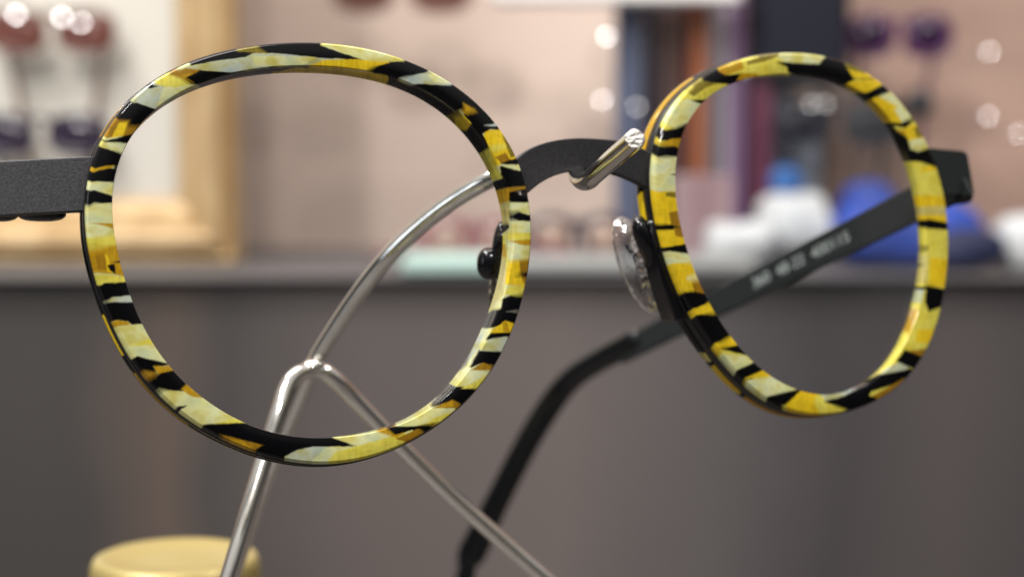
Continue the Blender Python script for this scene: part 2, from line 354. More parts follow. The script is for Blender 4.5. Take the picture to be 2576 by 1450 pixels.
# --- acetate colours and the traced slab pattern
CC = {'C': (.64, .66, .37), 'Y': (.72, .52, .02), 'A': (.30, .165, .012), 'W': (.46, .51, .42), 'O': (.20, .16, .02),
      'K': (.002, .002, .003), 'S': (.66, .60, .10), 'G': (.12, .12, .11), 'P': (.52, .46, .17), 'D': (.45, .27, .012)}
REG = {'z1': (300, 100, 1.812), 'z2': (1200, 100, 1.812), 'z3': (300, 800, 1.381), 'z4': (1200, 800, 1.381), 'z6': (250, 1300, 1.5235),
       'r1': (2500, 150, 1.8125), 'r2': (3100, 150, 1.8125), 'r3': (2500, 900, 1.8125), 'r4': (3100, 900, 1.8125)}
L_pat = [
('z1','W',[(300,500),(480,400),(620,420),(560,600),(440,600)]),
('z1','W',[(760,305),(1000,240),(1230,200),(1812,205),(1812,290),(1300,300),(1110,332)]),
('z1','C',[(1250,215),(1700,225),(1600,280),(1250,290)]),
('z1','S',[(560,365),(700,335),(770,375),(830,412),(700,440),(560,420)]),
('z1','O',[(1060,150),(1300,120),(1400,198),(1230,198),(1130,188)]),
('z1','K',[(1290,150),(1500,100),(1640,118),(1812,180),(1990,240),(1700,225),(1500,203),(1380,195)]),
('z1','K',[(850,245),(1000,186),(1235,195),(1180,225),(1000,247),(820,282)]),
('z1','K',[(860,318),(1105,333),(1350,300),(1650,288),(1640,330),(1300,340),(1100,370),(950,400),(845,415),(770,370)]),
('z1','A',[(645,345),(770,303),(880,315),(770,372),(830,412),(700,362)]),
('z1','D',[(740,345),(830,340),(770,372),(835,412),(760,380)]),
('z1','K',[(500,425),(580,428),(540,442),(480,455)]),
('z1','K',[(355,555),(430,555),(555,600),(500,660),(450,712),(370,712),(285,660),(300,600)]),
('z1','A',[(280,662),(370,680),(365,715),(450,712),(400,772),(200,800),(215,740)]),
('z1','Y',[(300,690),(360,680),(330,780),(245,795)]),
('z1','K',[(190,822),(400,766),(370,832)]),
('z1','K',[(145,880),(175,870),(220,878),(335,917),(300,1007),(240,990),(120,1020),(115,940)]),
('z1','D',[(100,1050),(125,1012),(200,993),(265,990),(240,1012),(160,1025)]),
('z1','K',[(80,1060),(160,1028),(285,1008),(275,1108),(150,1100),(80,1108)]),
('z1','K',[(70,1180),(130,1170),(265,1215),(265,1252),(120,1257),(60,1300)]),
('z3','S',[(60,175),(210,160),(220,225),(80,235)]),
('z3','D',[(70,97),(195,100),(200,130),(150,113)]),
('z3','D',[(65,240),(220,213),(240,300),(262,390),(200,372),(100,365)]),
('z3','A',[(95,265),(150,260),(160,350),(110,350)]),('z3','Y',[(155,270),(165,270),(190,365),(165,360)]),
('z3','K',[(168,325),(205,320),(210,372),(180,355)]),('z3','K',[(185,310),(235,302),(232,312)]),
('z3','S',[(105,375),(262,388),(270,425),(130,442)]),
('z3','K',[(100,470),(150,427),(272,420),(296,488),(190,500),(160,530),(110,560)]),
('z3','W',[(160,522),(190,498),(300,486),(318,535),(190,532)]),
('z3','K',[(105,545),(165,530),(322,533),(362,638),(290,642),(270,625),(195,618),(205,690)]),
('z3','D',[(185,620),(270,628),(290,645),(205,655)]),
('z3','S',[(280,752),(400,718),(430,750),(300,762)]),
('z3','K',[(300,845),(330,818),(512,862),(410,869),(430,900),(350,900)]),
('z3','A',[(345,890),(430,900),(440,925),(400,955)]),
('z3','D',[(412,868),(520,866),(545,895),(440,912)]),
('z3','K',[(385,950),(440,915),(535,893),(600,965),(570,1000),(490,995),(420,1000)]),
('z3','D',[(570,985),(605,962),(705,1045),(620,1032),(560,992)]),
('z3','K',[(495,1095),(595,1083),(555,1108),(590,1172),(530,1150)]),
('z3','S',[(680,1205),(760,1172),(870,1145),(930,1190),(700,1207)]),
('z6','K',[(780,575),(870,551),(1080,543),(1300,590),(1540,615),(1695,670),(1480,673),(1390,692),(1300,745),(1120,760),(900,690)]),
('z6','A',[(870,592),(1000,618),(1180,665),(1110,712),(930,645)]),
('z6','D',[(960,625),(1060,640),(1130,690),(1000,665)]),
('z6','W',[(1300,742),(1390,694),(1480,676),(1560,674),(1480,760)]),
('z4','S',[(150,1330),(520,1230),(640,1240),(400,1340),(100,1390)]),
('z4','O',[(590,1190),(760,1150),(700,1200),(560,1200)]),
('z4','D',[(370,1220),(460,1190),(570,1200),(480,1255)]),
('z4','K',[(435,1203),(470,1196),(720,1190),(600,1250),(565,1212),(480,1237)]),
('z4','A',[(475,1258),(600,1205),(650,1238),(560,1285)]),
('z4','S',[(700,1140),(840,1092),(760,1160),(640,1180)]),
('z4','A',[(680,1095),(780,1045),(850,1070),(835,1094)]),('z4','D',[(700,1092),(780,1055),(790,1085)]),
('z4','K',[(680,1090),(780,983),(935,988),(850,1082),(785,1048)]),
('z4','S',[(830,990),(940,930),(990,900),(920,990)]),
('z4','A',[(880,890),(950,846),(1015,862),(1010,892)]),
('z4','K',[(885,875),(935,784),(1075,786),(1020,872),(950,848)]),
('z4','W',[(930,786),(985,722),(1110,698),(1072,790)]),
('z4','K',[(970,726),(1000,683),(1122,682),(1105,702)]),
('z4','Y',[(985,690),(1040,630),(1070,618),(1130,632),(1120,686)]),('z4','D',[(1050,640),(1075,622),(1090,684),(1060,684)]),
('z4','K',[(1035,645),(1060,510),(1110,487),(1190,480),(1160,585),(1140,642),(1072,618)]),
('z4','G',[(1065,575),(1160,558),(1150,585),(1110,580)]),
('z4','K',[(940,665),(985,600),(1010,575),(1065,555),(1045,640),(980,665)]),
('z4','S',[(1060,480),(1090,440),(1200,432),(1185,480),(1110,487)]),
('z4','Y',[(1085,300),(1220,285),(1215,360),(1205,440),(1070,430)]),
('z4','A',[(1145,300),(1220,290),(1215,420),(1170,430),(1150,380)]),
('z4','K',[(1112,380),(1210,355),(1208,394)]),
('z4','D',[(1090,195),(1225,182),(1225,220),(1150,215)]),
('z4','S',[(1090,150),(1225,150),(1225,185),(1090,190)]),
('z4','K',[(1095,45),(1140,38),(1225,68),(1225,88),(1105,83)]),
('z4','K',[(1020,105),(1092,92),(1095,125),(1050,180),(1020,200)]),
('z4','S',[(1020,200),(1085,150),(1092,330),(1020,400)]),
('z4','D',[(1020,235),(1085,210),(1085,280),(1030,290)]),
('z4','P',[(1020,290),(1085,290),(1060,480),(990,590)]),
('z4','W',[(870,800),(960,700),(930,780),(860,880),(760,980)]),
('z4','G',[(700,1010),(770,930),(880,790),(920,760),(870,870),(770,980),(720,1040)]),
('z2','K',[(1425,1180),(1540,1150),(1580,1155),(1595,1248),(1440,1247)]),
('z2','D',[(1330,1160),(1430,1135),(1430,1240),(1380,1275),(1345,1265)]),
('z2','A',[(1425,1140),(1560,1125),(1560,1152),(1428,1180)]),
('z2','P',[(1345,1275),(1435,1240),(1440,1400),(1350,1400)]),
('z2','K',[(1368,1003),(1400,998),(1545,1040),(1565,1130),(1430,1140),(1330,1160),(1305,1110),(1380,1080)]),
('z2','C',[(1365,985),(1520,985),(1545,1042),(1400,1000)]),
('z2','Y',[(1225,880),(1260,740),(1400,740),(1500,930),(1375,980),(1300,1015),(1265,1012)]),
('z2','A',[(1330,930),(1400,900),(1440,950),(1375,980)]),
('z2','S',[(1215,880),(1290,870),(1340,1000),(1385,1075),(1305,1100),(1260,1012)]),
('z2','S',[(1290,850),(1400,840),(1420,870),(1310,900)]),
('z2','O',[(1350,715),(1420,740),(1500,925),(1440,935),(1400,830)]),
('z2','K',[(1372,980),(1430,953),(1510,935),(1530,985)]),
('z2','K',[(1112,630),(1150,608),(1275,580),(1390,712),(1400,742),(1290,730),(1235,765),(1150,690)]),
('z2','W',[(1245,709),(1385,685),(1385,718)]),
('z2','K',[(1095,740),(1160,690),(1235,765),(1282,862),(1218,890),(1160,800)]),
('z2','O',[(965,600),(1050,565),(1110,640),(1160,690),(1140,738),(1060,715)]),
('z2','Y',[(1050,640),(1110,640),(1160,690),(1140,735),(1080,705)]),
('z2','D',[(1088,545),(1130,548),(1215,602),(1120,628),(1075,592)]),
('z2','K',[(775,414),(1080,428),(1160,480),(1280,578),(1190,602),(1090,545),(1095,590),(1060,600),(965,612),(850,545),(700,475),(560,412),(560,365),(740,425)]),
('z2','W',[(650,375),(870,318),(930,318),(1090,430),(780,412),(740,424)]),
('z2','C',[(850,350),(930,330),(1070,425),(900,400)]),
('z2','K',[(425,312),(590,264),(760,262),(890,318),(700,362),(640,378),(740,420),(560,366)]),
('z2','Y',[(110,245),(355,240),(595,262),(470,293),(430,318),(0,288),(60,268)]),
('z2','Y',[(-260,312),(-100,294),(60,290),(430,325),(565,355),(580,372),(570,410),(400,380),(0,335),(-250,330)]),
]
R_pat = [
('r1','C',[(950,90),(1350,125),(1240,182),(1040,178),(980,140)]),
('r1','O',[(760,165),(960,105),(985,125),(900,160),(760,190)]),
('r1','D',[(550,232),(720,170),(740,215),(600,264)]),
('r1','K',[(985,172),(1240,183),(1310,145),(1460,175),(1460,345),(1340,300),(1130,240)]),
('r1','G',[(960,290),(1120,240),(1300,285),(1460,345),(1460,400),(1200,310)]),
('r1','K',[(420,295),(540,230),(600,263),(705,253),(680,325),(560,318),(460,305)]),
('r1','D',[(680,312),(710,248),(830,250),(870,300),(780,305)]),
('r1','O',[(345,390),(430,308),(560,318),(470,350),(380,412)]),
('r1','K',[(365,440),(485,432),(445,468)]),
('r1','C',[(170,600),(220,480),(330,430),(440,470),(350,590),(250,640)]),
('r1','K',[(120,720),(165,655),(250,640),(345,595),(300,718)]),
('r1','D',[(110,755),(220,713),(305,708),(290,785),(240,767)]),
('r1','K',[(100,845),(110,768),(240,765),(290,785),(280,838)]),
('r1','C',[(80,845),(280,838),(275,1080),(80,1085)]),
('r1','K',[(215,966),(275,950),(275,974)]),
('r1','Y',[(90,1085),(275,1080),(310,1340),(215,1318),(120,1320)]),
('r1','A',[(205,1232),(285,1218),(315,1335),(220,1316)]),('r1','O',[(180,1090),(265,1085),(270,1130),(185,1120)]),
('r1','K',[(100,1322),(215,1318),(300,1338),(200,1362),(130,1368)]),
('r3','Y',[(130,0),(315,-10),(340,95),(190,120),(160,100)]),('r3','A',[(240,-20),(310,-20),(325,50),(250,40)]),
('r3','K',[(170,122),(340,95),(360,168),(195,142)]),
('r3','C',[(175,143),(360,166),(385,225),(205,232)]),
('r3','Y',[(205,234),(385,226),(480,470),(380,442),(290,440)]),
('r3','C',[(330,328),(420,308),(430,345),(330,350)]),
('r3','A',[(365,362),(435,353),(480,460),(385,432)]),
('r3','K',[(285,442),(385,435),(490,460),(510,500),(410,545),(345,560)]),
('r3','Y',[(350,558),(410,545),(505,500),(560,597),(400,606)]),
('r3','K',[(360,612),(560,590),(660,740),(560,792),(495,800)]),
('r3','Y',[(495,800),(570,790),(655,740),(710,815),(610,828),(555,865)]),
('r3','K',[(565,836),(710,808),(795,890)]),
('r3','C',[(550,866),(785,888),(830,930),(700,988),(640,1000)]),
('r3','K',[(670,998),(820,930),(880,985),(790,1046),(730,1056)]),
('r3','Y',[(720,1055),(885,982),(950,1030),(830,1034)]),
('r3','C',[(735,1064),(950,1028),(1130,1115),(1000,1152),(900,1178),(830,1180)]),
('r3','K',[(870,1185),(1000,1150),(1160,1118),(1045,1232),(940,1225)]),
('r3','Y',[(1030,1235),(1150,1120),(1250,1150),(1230,1220),(1300,1330),(1100,1320)]),
('r4','W',[(180,1150),(350,1110),(500,1100),(480,1150),(230,1205)]),
('r4','K',[(235,1210),(460,1148),(610,1195),(570,1250),(460,1290)]),
('r4','K',[(380,1165),(600,1028),(800,985),(850,1000),(800,1060),(560,1135),(540,1165),(620,1205)]),
('r4','A',[(560,1168),(700,1090),(790,1040),(760,1110),(620,1215)]),
('r4','W',[(740,932),(830,965),(790,985),(600,1020),(680,960)]),
('r4','K',[(735,922),(790,848),(925,890),(850,975)]),
('r4','A',[(810,852),(980,830),(930,895)]),
('r4','Y',[(870,700),(1010,700),(990,800),(860,790)]),
('r4','D',[(780,540),(885,560),(820,725),(740,710)]),
('r4','K',[(945,395),(1090,425),(1080,520),(960,568),(935,500)]),
('r4','K',[(800,398),(950,398),(920,422),(830,422)]),
('r4','W',[(800,422),(925,420),(905,512),(790,512)]),
('r4','Y',[(965,190),(1130,205),(1120,410),(955,390)]),
('r4','P',[(830,165),(950,170),(940,380),(830,372)]),
('r4','K',[(850,108),(955,115),(940,142),(860,142)]),('r4','K',[(840,235),(922,246),(850,266)]),
('r2','K',[(840,1292),(960,1278),(1120,1308),(1120,1355),(960,1345),(860,1322)]),
('r2','Y',[(820,1110),(960,1108),(1110,1138),(1110,1308),(960,1280),(840,1290)]),
('r2','P',[(830,1190),(1100,1190),(1100,1250),(840,1250)]),
('r2','Y',[(895,912),(1030,895),(1020,930),(905,948)]),
('r2','K',[(740,800),(830,788),(900,800),(980,770),(1060,930),(900,872),(780,862)]),
('r2','Y',[(770,640),(920,590),(970,700),(830,745),(820,760)]),
('r2','O',[(850,630),(890,620),(920,700),(870,700)]),
('r2','C',[(815,725),(970,700),(985,765),(880,803),(830,785)]),
('r2','K',[(590,602),(770,598),(875,562),(790,640),(700,622),(800,700),(825,785),(740,800),(660,700)]),
('r2','D',[(715,650),(782,650),(805,695)]),
('r2','Y',[(450,462),(560,420),(720,370),(860,545),(760,598),(580,592)]),
('r2','C',[(590,405),(730,370),(865,545),(770,597),(710,500),(745,488)]),
('r2','K',[(350,385),(520,385),(630,330),(690,370),(560,424),(440,462)]),
('r2','Y',[(350,312),(600,280),(640,322),(520,384),(390,372)]),
('r2','O',[(310,175),(470,200),(620,270),(560,292),(410,292)]),
('r2','Y',[(380,215),(560,265),(600,280),(420,285)]),
('r2','K',[(-20,178),(200,180),(330,165),(415,292),(350,320),(375,385),(200,335),(-20,240)]),
('r2','G',[(-20,242),(200,325),(330,350),(440,420),(280,370),(-20,310)]),
('r2','C',[(-20,85),(220,130),(180,182),(-20,175)]),
]
def in_poly(P, X, Y):
    c = np.zeros(len(X), bool); n = len(P)
    for i in range(n):
        x1, y1 = P[i]; x2, y2 = P[(i + 1) % n]
        if y1 == y2: continue
        c ^= ((y1 > Y) != (y2 > Y)) & (X < (x2 - x1) * (Y - y1) / (y2 - y1) + x1)
    return c
def paint(plane, pat, base, pts, cen, ro):
    """colour of slab points pts (x, y, d in plane coordinates); the blocks run obliquely through the sheet"""
    X = pts[:, 0] - plane.ex * pts[:, 2]; Y = pts[:, 1] - plane.ey * pts[:, 2]
    px_, py_ = X - cen[0], Y - cen[1]; rr = np.hypot(px_, py_); an = np.arctan2(py_, px_)
    tab = np.array([ro(a) for a in np.linspace(-math.pi, math.pi, 721)])
    lim = np.interp(an, np.linspace(-math.pi, math.pi, 721), tab) - .00042
    k_ = np.minimum(1, lim / rr); X = cen[0] + px_ * k_; Y = cen[1] + py_ * k_
    jx = np.array([noise.noise(Vector((a * 1600, b * 1600, 3))) for a, b in zip(X, Y)]) * .00005
    jy = np.array([noise.noise(Vector((a * 1600, b * 1600, 9))) for a, b in zip(X, Y)]) * .00005
    acc = np.zeros((len(X), 3))
    def grown(P, k):
        mx_ = sum(p[0] for p in P) / len(P); my_ = sum(p[1] for p in P) / len(P)
        return [(mx_ + (x - mx_) * k, my_ + (y - my_) * k) for x, y in P]
    polys = [(c, [plane.px((REG[r][0] + x / REG[r][2]) * K, (REG[r][1] + y / REG[r][2]) * K) for x, y in grown(P, 1.10 if c == 'K' else 1)]) for r, c, P in pat]
    N_ = lambda sx, sy, o: np.array([noise.noise(Vector((a * sx, b * sy, o))) for a, b in zip(X, Y)])
    soft = .00005 + .00075 * np.clip(N_(330, 330, 21) - .02, 0, 1) # some block edges bleed, others stay crisp
    ti = an + 0; cxr, cyr = -np.sin(ti), np.cos(ti)                # bleeding runs along the rim
    taps = np.linspace(-1, 1, 9)
    for t in taps:
        off = t * soft; sx = .00005 * math.cos(t * 9); sy = .00005 * math.sin(t * 9)
        col = np.tile(np.array(CC[base]), (len(X), 1))
        for c, P in polys:
            col[in_poly(P, X + jx + cxr * off + sx, Y + jy + cyr * off + sy)] = CC[c]
        acc += col
    acc /= len(taps)
    # milky clouds in the cream, fine streaks in the amber
    cl = np.clip(N_(430, 700, 40) * 1.6 + N_(1300, 1900, 44) * .6 + .1, -1, 1)[:, None]
    st = np.clip(N_(3800, 500, 50) * 1.3 + N_(900, 3500, 54) * .6, -1, 1)[:, None]
    milky = np.clip(acc[:, 2:3] / .35, 0, 1)
    warm = np.array([[.93, .84, .42]]); cool = np.array([[.90, .98, 1.12]])
    tintc = np.where(cl > 0, 1 + (warm - 1) * cl, 1 + (cool - 1) * -cl)
    return acc * (milky * tintc + (1 - milky) * (1 + .17 * st)) * (1 - .12 * np.abs(cl))

PROFILE = [(0, .00, 3.75), (0, .00, 2.8), (0, .00, 1.8), (0, .00, 1.0), (0, .01, .45), (0, .05, .22), (0, .14, .07), (0, .30, .0)]
for k in range(1, 26): PROFILE.append((k / 26 * .92, 0, -.10 * math.sin(math.pi * k / 26)))
PROFILE += [(1, -.52, -.01), (1, -.42, .03), (1, -.30, .10), (1, -.20, .17), (1, -.10, .27), (1, -.03, .40), (1, .0, .58), (1, .02, .95),
            (.5, 0, .97), (.5, 0, 2.0), (.5, 0, 3.78)]
PROFILE = [(0, 0, 3.75)] + [(0, 0, 3.75 - .15 * k) for k in range(1, 22)] + PROFILE[4:]
def ring_mesh(plane, cen, ro, ri, prof, n):
    V = []; P = []; F = []; m = len(prof)
    for i in range(n):
        ph = 2 * math.pi * i / n; a = ri(ph); b = ro(ph); cx, cy = math.cos(ph), math.sin(ph)
        for (wt, off, d) in prof:
            r = a + (b - a) * wt + off * 1e-3
            x, y = cen[0] + r * cx, cen[1] + r * cy
            V.append(plane.pt(x, y, d * 1e-3)); P.append((x, y, d * 1e-3))
    for i in range(n):
        i2 = (i + 1) % n
        for j in range(m):
            j2 = (j + 1) % m; F.append((i * m + j, i * m + j2, i2 * m + j2, i2 * m + j))
    return V, F, np.array(P)

glasses = thing('eyeglasses', at(1500, 600, .19), 'round eyeglasses with black, yellow and cream striped rims hanging on the wire hook', 'eyeglasses')
GL = {}
for plane, outl, inl, pat, base, cpx in ((LP, L_out, L_in, L_pat, 'C', (1205, 990)), (RP, R_out, R_in, R_pat, 'S', (3130, 905))):
    cen = plane.px(cpx[0] * K, cpx[1] * K)
    ro = fit(plane, outl, cen); ri = fit(plane, inl, cen)
    BW = .52 if plane is LP else .80
    if plane is LP: prof_ = PROFILE
    else: prof_ = [(0, 0, d_ * 1.6 / 3.75) if w_ == 0 and d_ > .5 else ((BW - .02, o_, d_ + (.62 if d_ < 3 else 0)) if w_ == .5 and d_ > 1.2 else ((BW - .02, 0, d_) if w_ == .5 else (w_, o_, d_))) for w_, o_, d_ in PROFILE]
    if plane is RP:
        k0 = [i for i, q in enumerate(prof_) if q[0] == 1][-1]
        prof_ = prof_[:k0 + 1] + [(.78, 0, .97), (.78, 0, 1.6)]
    V, F, P = ring_mesh(plane, cen, ro, ri, prof_, 1800)
    att = paint(plane, pat, base, P, cen, ro)
    rim = link_mesh('rim', V, F, M['acetate'], glasses, True, att, auto=50)
    V, F, P = ring_mesh(plane, cen, ro, ri, [(BW, 0, 1.0), (1, .10, 1.0), (1, .16, 1.06), (1, .20, 2.28), (1, .12, 2.36), (BW, 0, 2.36)], 400)
    link_mesh('metal_band', V, F, M['matt_black'], rim, True, auto=50)
    V, F, P = ring_mesh(plane, cen, ro, ri, [(BW, 0, 2.4), (.86, 0, 2.4), (1, .22, 2.4), (1, .30, 2.48), (1, .34, 3.0), (1, .34, 3.5), (1, .2, 3.72), (.86, 0, 3.77), (BW, 0, 3.77)], 1200)
    ph = np.arctan2(P[:, 1] - cen[1], P[:, 0] - cen[0])
    deg = (np.degrees(ph) + 6 * np.array([noise.noise(Vector((q[0] * 900, q[1] * 900, q[2] * 900))) for q in P]) * .3) % 360
    att = np.tile(np.array(CC['K']), (len(P), 1))
    for a0, a1, c in (((196, 208, 'Y'), (214, 235, 'D'), (345, 30, 'P'), (70, 100, 'Y'), (140, 150, 'A')) if plane is LP else
                      ((125, 160, 'D'), (168, 187, 'Y'), (226, 231, 'P'), (233, 246, 'Y'), (248, 285, 'D'), (320, 350, 'P'), (30, 60, 'Y'))):
        q = (deg >= a0) & (deg <= a1) if a0 < a1 else (deg >= a0) | (deg <= a1)
        att[q] = CC[c]
    link_mesh('back_layer', V, F, M['acetate'], rim, True, att, auto=50)
    GL[plane] = (cen, ro, ri)

for plane in (LP, RP):             # thin curved demo lenses, a closed shell each
    cen, ro, ri = GL[plane]; V = []; F = []; n = 120; rr = 12; dl = .0016 if plane is LP else .00035
    for side in (0, 1):
        V.append(plane.pt(cen[0], cen[1], dl + side * .0009))
        for j in range(1, rr + 1):
            for i in range(n):
                ph = 2 * math.pi * i / n; f = j / rr; r = (ri(ph) - .00005) * f
                V.append(plane.pt(cen[0] + r * math.cos(ph), cen[1] + r * math.sin(ph), dl + .0003 * f * f + side * .0009))
    H = rr * n + 1
    for side in (0, 1):
        o = side * H; fl = (lambda q: q[::-1]) if side else (lambda q: q)
        for i in range(n):
            i2 = (i + 1) % n; F.append(fl((o, o + 1 + i2, o + 1 + i)))
            for j in range(rr - 1):
                a = o + 1 + j * n; F.append(fl((a + i, a + i2, a + n + i2, a + n + i)))
    for i in range(n):
        i2 = (i + 1) % n; a = 1 + (rr - 1) * n; F.append((a + i, a + i2, H + a + i2, H + a + i))
    link_mesh('lens', V, F, M['lens'], glasses, True, auto=50)

# bridge : curved plate from metal band to metal band
BZA = (LP.pp(1300, 430, .0012) - CAM).dot(FWD); BZB = (RP.pp(1660, 430, .0012) - CAM).dot(FWD)
def bridge_pt(u, v):
    t = (u - 1300) / (1660 - 1300)
    za = BZA; zb = BZB
    return at(u, v, 1 / ((1 - t) / za + t / zb))
top = [(1285,415),(1305,393),(1340,370),(1390,354),(1450,347),(1510,349),(1570,356),(1620,375),(1660,402)]
bot = [(1665,500),(1645,487),(1610,463),(1560,441),(1500,427),(1450,428),(1400,440),(1360,460),(1330,484),(1290,520)]
tp = catmull([bridge_pt(u, v) for u, v in top], 6); bt = catmull([bridge_pt(u, v) for u, v in bot], 6)
bd = (LP.b + RP.b).normalized()
V, F = plate(tp + bt, bd * .0011, .00012)
link_mesh('bridge', V, F, M['sand_dark'], glasses, True, auto=35)

# end pieces
def quadplate(pts, vec, name, m, bev=.00015, cornern=0):
    V, F = plate([Vector(p) for p in pts], vec, bev); return link_mesh(name, V, F, m, glasses, True, auto=35)
D0 = .0011
lp = [LP.pp(u, v, D0) for u, v in [(250, 392), (120, 398), (0, 404), (-120, 412), (-170, 425), (-180, 470), (-178, 530), (-150, 550), (0, 543), (215, 531), (262, 526)]]
ep = quadplate(lp, LP.b * .0012, 'end_piece', M['sand_black'])
# hinge barrels under the left end piece
parts = []
for u, ww in ((105, 62), (-8, 55), (-110, 50)):
    c = LP.pp(u, 534, D0 + .0030); parts.append(ellipsoid(c, LP.x * (ww / FPX * .168), LP.b * .0014, LP.y * .00095, 24, 14, .7))
V, F = join(*parts); link_mesh('hinge', V, F, M['gloss_black'], ep)
rp = [RP.pp(u, v, D0) for u, v in [(2315, 372), (2345, 372), (2420, 379), (2430, 382), (2436, 392), (2449, 470), (2451, 482), (2444, 489), (2390, 491), (2330, 486)]]
ep = quadplate(rp, RP.b * .0014, 'end_piece', M['temple'])
c = RP.pp(2408, 492, D0 + .0030)
V, F = ellipsoid(c, RP.x * .0020, RP.b * .0016, RP.y * .0012, 24, 14, .6); link_mesh('hinge', V, F, M['gloss_black'], ep)

# temples
def zi(u, u0, z0, u1, z1):
    t = (u - u0) / (u1 - u0); return 1 / ((1 - t) / z0 + t / z1)
def tz_(u): return zi(u, 2420, .222, 1450, .288)
cl = [(2425, 446), (2405, 460), (2350, 488), (2230, 549), (2060, 634), (1880, 724), (1720, 804), (1600, 866), (1560, 886)]
P = catmull([at(u, v, tz_(u)) for u, v in cl], 10)
n = len(P); wd = [.0056 - .0016 * min(1, i / n * 1.05) for i in range(n)]
V, F = strip(P, UP, wd, .0010, .2)
temple = link_mesh('temple', V, F, M['temple'], glasses, True, auto=40)
tl = [(1612, 846, 2.1), (1606, 850, 3.4), (1590, 860, 4.3), (1540, 886, 4.5), (1490, 914, 4.5), (1448, 942, 4.6), (1412, 978, 4.7), (1375, 1030, 4.8), (1335, 1095, 4.8), (1300, 1160, 4.8), (1262, 1235, 4.9), (1225, 1310, 5.2), (1196, 1370, 5.8), (1184, 1396, 5.6), (1177, 1412, 4.6), (1175, 1424, 3.7), (1173, 1437, 3.8), (1169, 1452, 3.9), (1162, 1470, 3.2)]
tzs = [tz_(max(u, 1400)) + max(0, 1400 - u) / 230 * .014 for u, v, q in tl]
P = [at(u, v, z) for (u, v, q), z in zip(tl, tzs)]
pw = [Vector((q, 0, 0)) for _, _, q in tl]
P2 = catmull(P, 6); W2 = [w_.x * .94e-3 for w_ in catmull(pw, 6)]
wdir = []
for i in range(len(P2)):
    t = (P2[min(i + 1, len(P2) - 1)] - P2[max(i - 1, 0)]).normalized(); wdir.append(t.cross(FWD) * -1)
V, F = strip(P2, wdir, W2, [min(.0026, w_ * .7) for w_ in W2], .42)
link_mesh('temple_tip', V, F, M['sleeve'], temple, True, auto=60)
# printed text on the inner face of the temple
def text_mesh(s, size):
    cu = bpy.data.curves.new('txt', 'FONT'); cu.body = s; cu.size = size; cu.align_x = 'LEFT'; cu.align_y = 'CENTER'; cu.extrude = .00003
    o = bpy.data.objects.new('txt', cu); COL.objects.link(o)
    bpy.context.view_layer.update()
    me = bpy.data.meshes.new_from_object(o.evaluated_get(bpy.context.evaluated_depsgraph_get())); bpy.data.objects.remove(o)
    return [v.co.copy() for v in me.vertices], [tuple(p.vertices) for p in me.polygons]
pa, pb = at(1900, 714, tz_(1900)), at(2140, 594, tz_(2140))
dx = (pb - pa).normalized(); dy = (UP - dx * UP.dot(dx)).normalized(); dn = dx.cross(dy)
if dn.dot(FWD) > 0: dn = -dn
TV, TF = text_mesh('360  48-22  400115', .00235)
x0 = min(v.x for v in TV); x1 = max(v.x for v in TV); sc = (pb - pa).length / (x1 - x0)
V = [pa + dx * ((v.x - x0) * sc) + dy * v.y + dn * (.00052 + v.z) for v in TV]
link_mesh('printed_numbers', V, TF, M['print'], temple, False)
# left temple, going back outside the picture
s0 = LP.pp(-172, 475, D0 + .0012); back = (at(1450, 945, .288) - at(2420, 457, .222)); back = back.normalized()
side = LP.x * -1
P = catmull([s0, s0 + back * .004 + side * .0012, s0 + back * .05 + side * .004, s0 + back * .1], 10)
V, F = strip(P, UP, [.0056 - .0012 * i / len(P) for i in range(len(P))], .0010, .2)
temple2 = link_mesh('temple', V, F, M['temple'], glasses, True, auto=40)
e0 = P[-1]; dn_ = Vector((0, .35, -.94))
P = catmull([e0 - back * .006, e0, e0 + back * .008 + dn_ * .004, e0 + back * .014 + dn_ * .014, e0 + back * .022 + dn_ * .034], 8)
V, F = strip(P, [UP.lerp(back, min(1, i / len(P))) for i in range(len(P))], [.0048] * len(P), .0026, .42)
link_mesh('temple_tip', V, F, M['sleeve'], temple2, True, auto=60)

# nose pads : right one
pc = at(1603, 667, .2035)
axL = (at(1652, 786, .2045) - at(1554, 549, .2025)) * .5
vn = (at(1603, 667, 1) - CAM).normalized()
wdv = axL.cross(vn).normalized()
if wdv.x < 0: wdv = -wdv
nrm = (wdv * .80 - vn * .6).normalized(); wid_ = axL.cross(nrm).normalized()
V, F = ellipsoid(pc, wid_ * .0033, nrm * .0012, axL, 48, 32, .92)
pad = link_mesh('nose_pad', V, F, M['pad'], glasses)
hc = at(1628, 612, .1995); ha = (at(1652, 684, .200) - at(1596, 547, .199)) * .5
V, F = ellipsoid(hc, wdv * .00135, vn * .0022, ha, 32, 24, .8)
link_mesh('pad_holder', V, F, M['gloss_black'], pad)
br = [RP.pp(u, v, .0012) for u, v in ((1636, 560), (1644, 548), (1668, 546), (1690, 640), (1740, 798), (1706, 806), (1697, 800), (1672, 726), (1650, 640))]
V, F = plate(br, RP.b * .0032, .0002)
link_mesh('pad_bracket', V, F, M['gloss_black'], pad, True, auto=40)
P = catmull([at(1665, 690, .2015), at(1645, 680, .205), at(1625, 655, .2058)], 8)
V, F = tube(P, .0006, 12); link_mesh('pad_arm', V, F, M['gloss_black'], pad)
